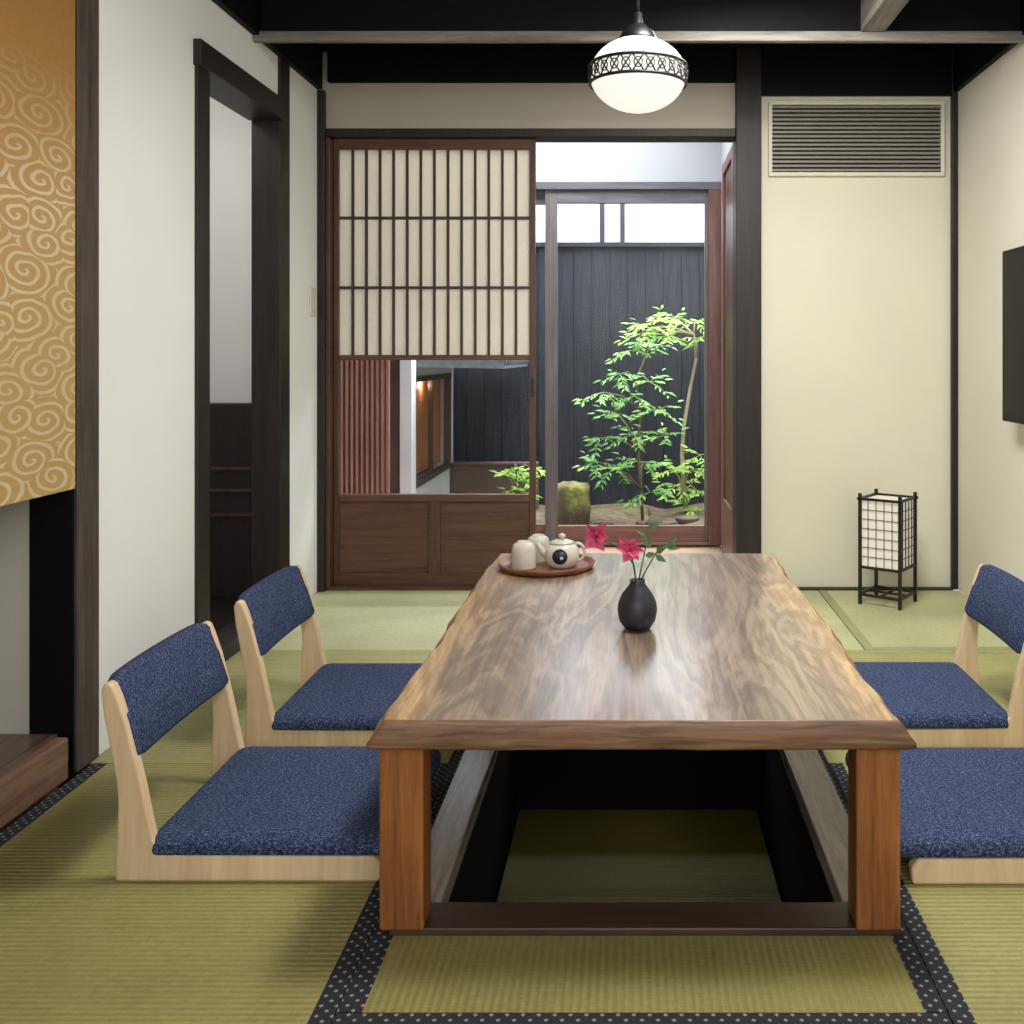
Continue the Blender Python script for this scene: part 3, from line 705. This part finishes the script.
cup(-.310, 2.862, 'cream ribbed stoneware teacup upside down on tray'); cup(-.278, 2.965, 'cream ribbed stoneware teacup upside down on tray')

# ------------------------------------------------------------------ vase with flowers
vx, vy = .012, 2.255
b = MB(); prof = [(.020,0),(.030,.004),(.041,.020),(.045,.042),(.043,.060),(.034,.080),(.022,.095),(.016,.104),(.018,.111),(.014,.111),(.011,.100),(.010,.07)]
b.lathe(prof, 'pottery_dark', (vx, vy, TZ), 44); e = b.done('flower_vase', (vx, vy, TZ)); meta(e, 'small round dark stoneware vase on the table', 'vase')
e = empty('flower_sprig', (vx, vy, TZ+.10)); meta(e, 'pink flowers with green leaves standing in dark vase', 'flowers')
def FP(px, py, dy=0): return PX(px, py, vy+dy)
stems = [[FP(637,588), FP(635,575), FP(631,552,-.02)], [FP(637,588), FP(634,565), FP(622,548), FP(600,538,-.01)], [FP(637,588), FP(642,565), FP(648,535,.02), FP(650,515,.03)], [FP(637,588), FP(645,572), FP(656,553), FP(668,546,-.02)]]
for s in stems: MB().tube(s, .0018, 'leaf_d', 6).done('stem', s[0], e)
def flower(c, nrm, R, seed):
    random.seed(seed); b = MB(); nrm = Vector(nrm).normalized(); a = nrm.cross(Vector((0,0,1))).normalized(); bb = nrm.cross(a)
    for ring, (n, rr, lift) in enumerate(((6, R, .25), (5, R*.8, .7), (4, R*.55, 1.4))):
        for k in range(n):
            an = 2*math.pi*k/n+ring*.5+random.uniform(-.2, .2); d = a*math.cos(an)+bb*math.sin(an)+nrm*(lift+random.uniform(-.25,.25))
            b.leaf(c, d, nrm, rr*random.uniform(.8, 1.15), rr*.85, 'petal', .22)
    b.done('flower', c, e, fixn=False)
flower(FP(630,551,-.02), (.25,-1,.5), .035, 1); flower(FP(597,537,-.01), (-.35,-1,.25), .037, 2)
random.seed(11); b = MB()
for px, py, dx, dz, L in [(650,517,-.2,1,.022),(649,528,1,.5,.034),(647,535,-1,.5,.028),(656,553,.8,.7,.04),(665,547,1,-.1,.036),(668,546,.7,.8,.03),(655,556,1,-.5,.03),(650,548,-.3,1,.036),(645,556,1,.2,.032)]:
    b.leaf(FP(px, py, random.uniform(-.01,.02)), (dx, random.uniform(-.5,.3), dz), (random.uniform(-.4,.4), -1, .6), L, L*.5, 'leaf_d')
b.done('leaves', FP(650, 540), e, fixn=False)

# ------------------------------------------------------------------ lights
def area(name, loc, target, size, energy, col=(1,1,1), sy=None):
    l = bpy.data.lights.new(name, 'AREA'); l.energy = energy; l.size = size; l.color = col
    if sy: l.shape = 'RECTANGLE'; l.size_y = sy
    o = bpy.data.objects.new(name, l); COL.objects.link(o); o.location = loc
    o.rotation_euler = (Vector(target)-Vector(loc)).to_track_quat('-Z', 'Y').to_euler(); return o
area('room_fill', (.3, -.9, 1.9), (0, 3.2, .9), 1.8, 50, (1, .985, .96))  # unseen area lamp added behind the camera to lift the room
area('overhead_fill', (.35, 2.15, 2.27), (.3, 2.2, 0), .45, 37, (1, .975, .93))  # unseen lamp added overhead, carries light the pendant bulb would give
area('back_fill', (.4, 3.0, 2.08), (.6, 3.7, 0), .5, 17, (1, .97, .91))  # extra lamp added to brighten the room's far end, no fixture seen
area('passage_fill', (-2.0, 3.3, 2.25), (-1.9, 3.8, 0), .6, 10, (1, .95, .88))  # added lamp that lightens the wall behind the left opening
area('verandah_fill', (-.5, 4.82, 2.33), (-.5, 4.84, 0), 1.5, 27, (.96, .98, 1), .4)  # added lamp without a visible fixture, brightens verandah and spills inward
area('garden_day_fill', (.2, 5.9, 3.6), (.1, 6.2, 0), 2.0, 240, (.96, .98, 1))  # area lamp added above the garden in place of open daylight
area('garden_sky_fill', (0, 6.7, 3.3), (0, 4.2, .6), 1.6, 160, (.96, .98, 1))  # added area lamp acting as sky, aimed through the glass door
area('neighbour_wall_fill', (0, 7.1, 3.8), (0, 7.7, 1.9), 3.5, 150, (.96, .98, 1), .4)  # lamp added to make the white wall glow and feed table reflections
def point(name, loc, e_, col, r):
    pl = bpy.data.lights.new(name, 'POINT'); pl.energy = e_; pl.color = col; pl.shadow_soft_size = r
    o = bpy.data.objects.new(name, pl); COL.objects.link(o); o.location = loc
point('annex_fill', (-1.232, 6.0, .82), .8, (1, .8, .6), .02)  # added point light, since the roof keeps daylight out of the annex
w_ = bpy.data.worlds.new('World'); scene.world = w_; w_.use_nodes = True
bg = w_.node_tree.nodes['Background']; bg.inputs[0].default_value = (.92, .95, 1, 1); bg.inputs[1].default_value = .82

# ------------------------------------------------------------------ camera
cam = bpy.data.cameras.new('camera'); co = bpy.data.objects.new('camera', cam); COL.objects.link(co); scene.camera = co
co.location = (0, 0, 1.0); co.rotation_euler = (math.radians(90), 0, 0)
cam.sensor_width = 36; cam.lens = 36*1000/1024; cam.shift_x = -120/1024; cam.shift_y = -157/1024; cam.clip_start = .02
scene.view_settings.view_transform = 'Standard'
scene.view_settings.look = 'None'
scene.view_settings.exposure = 0
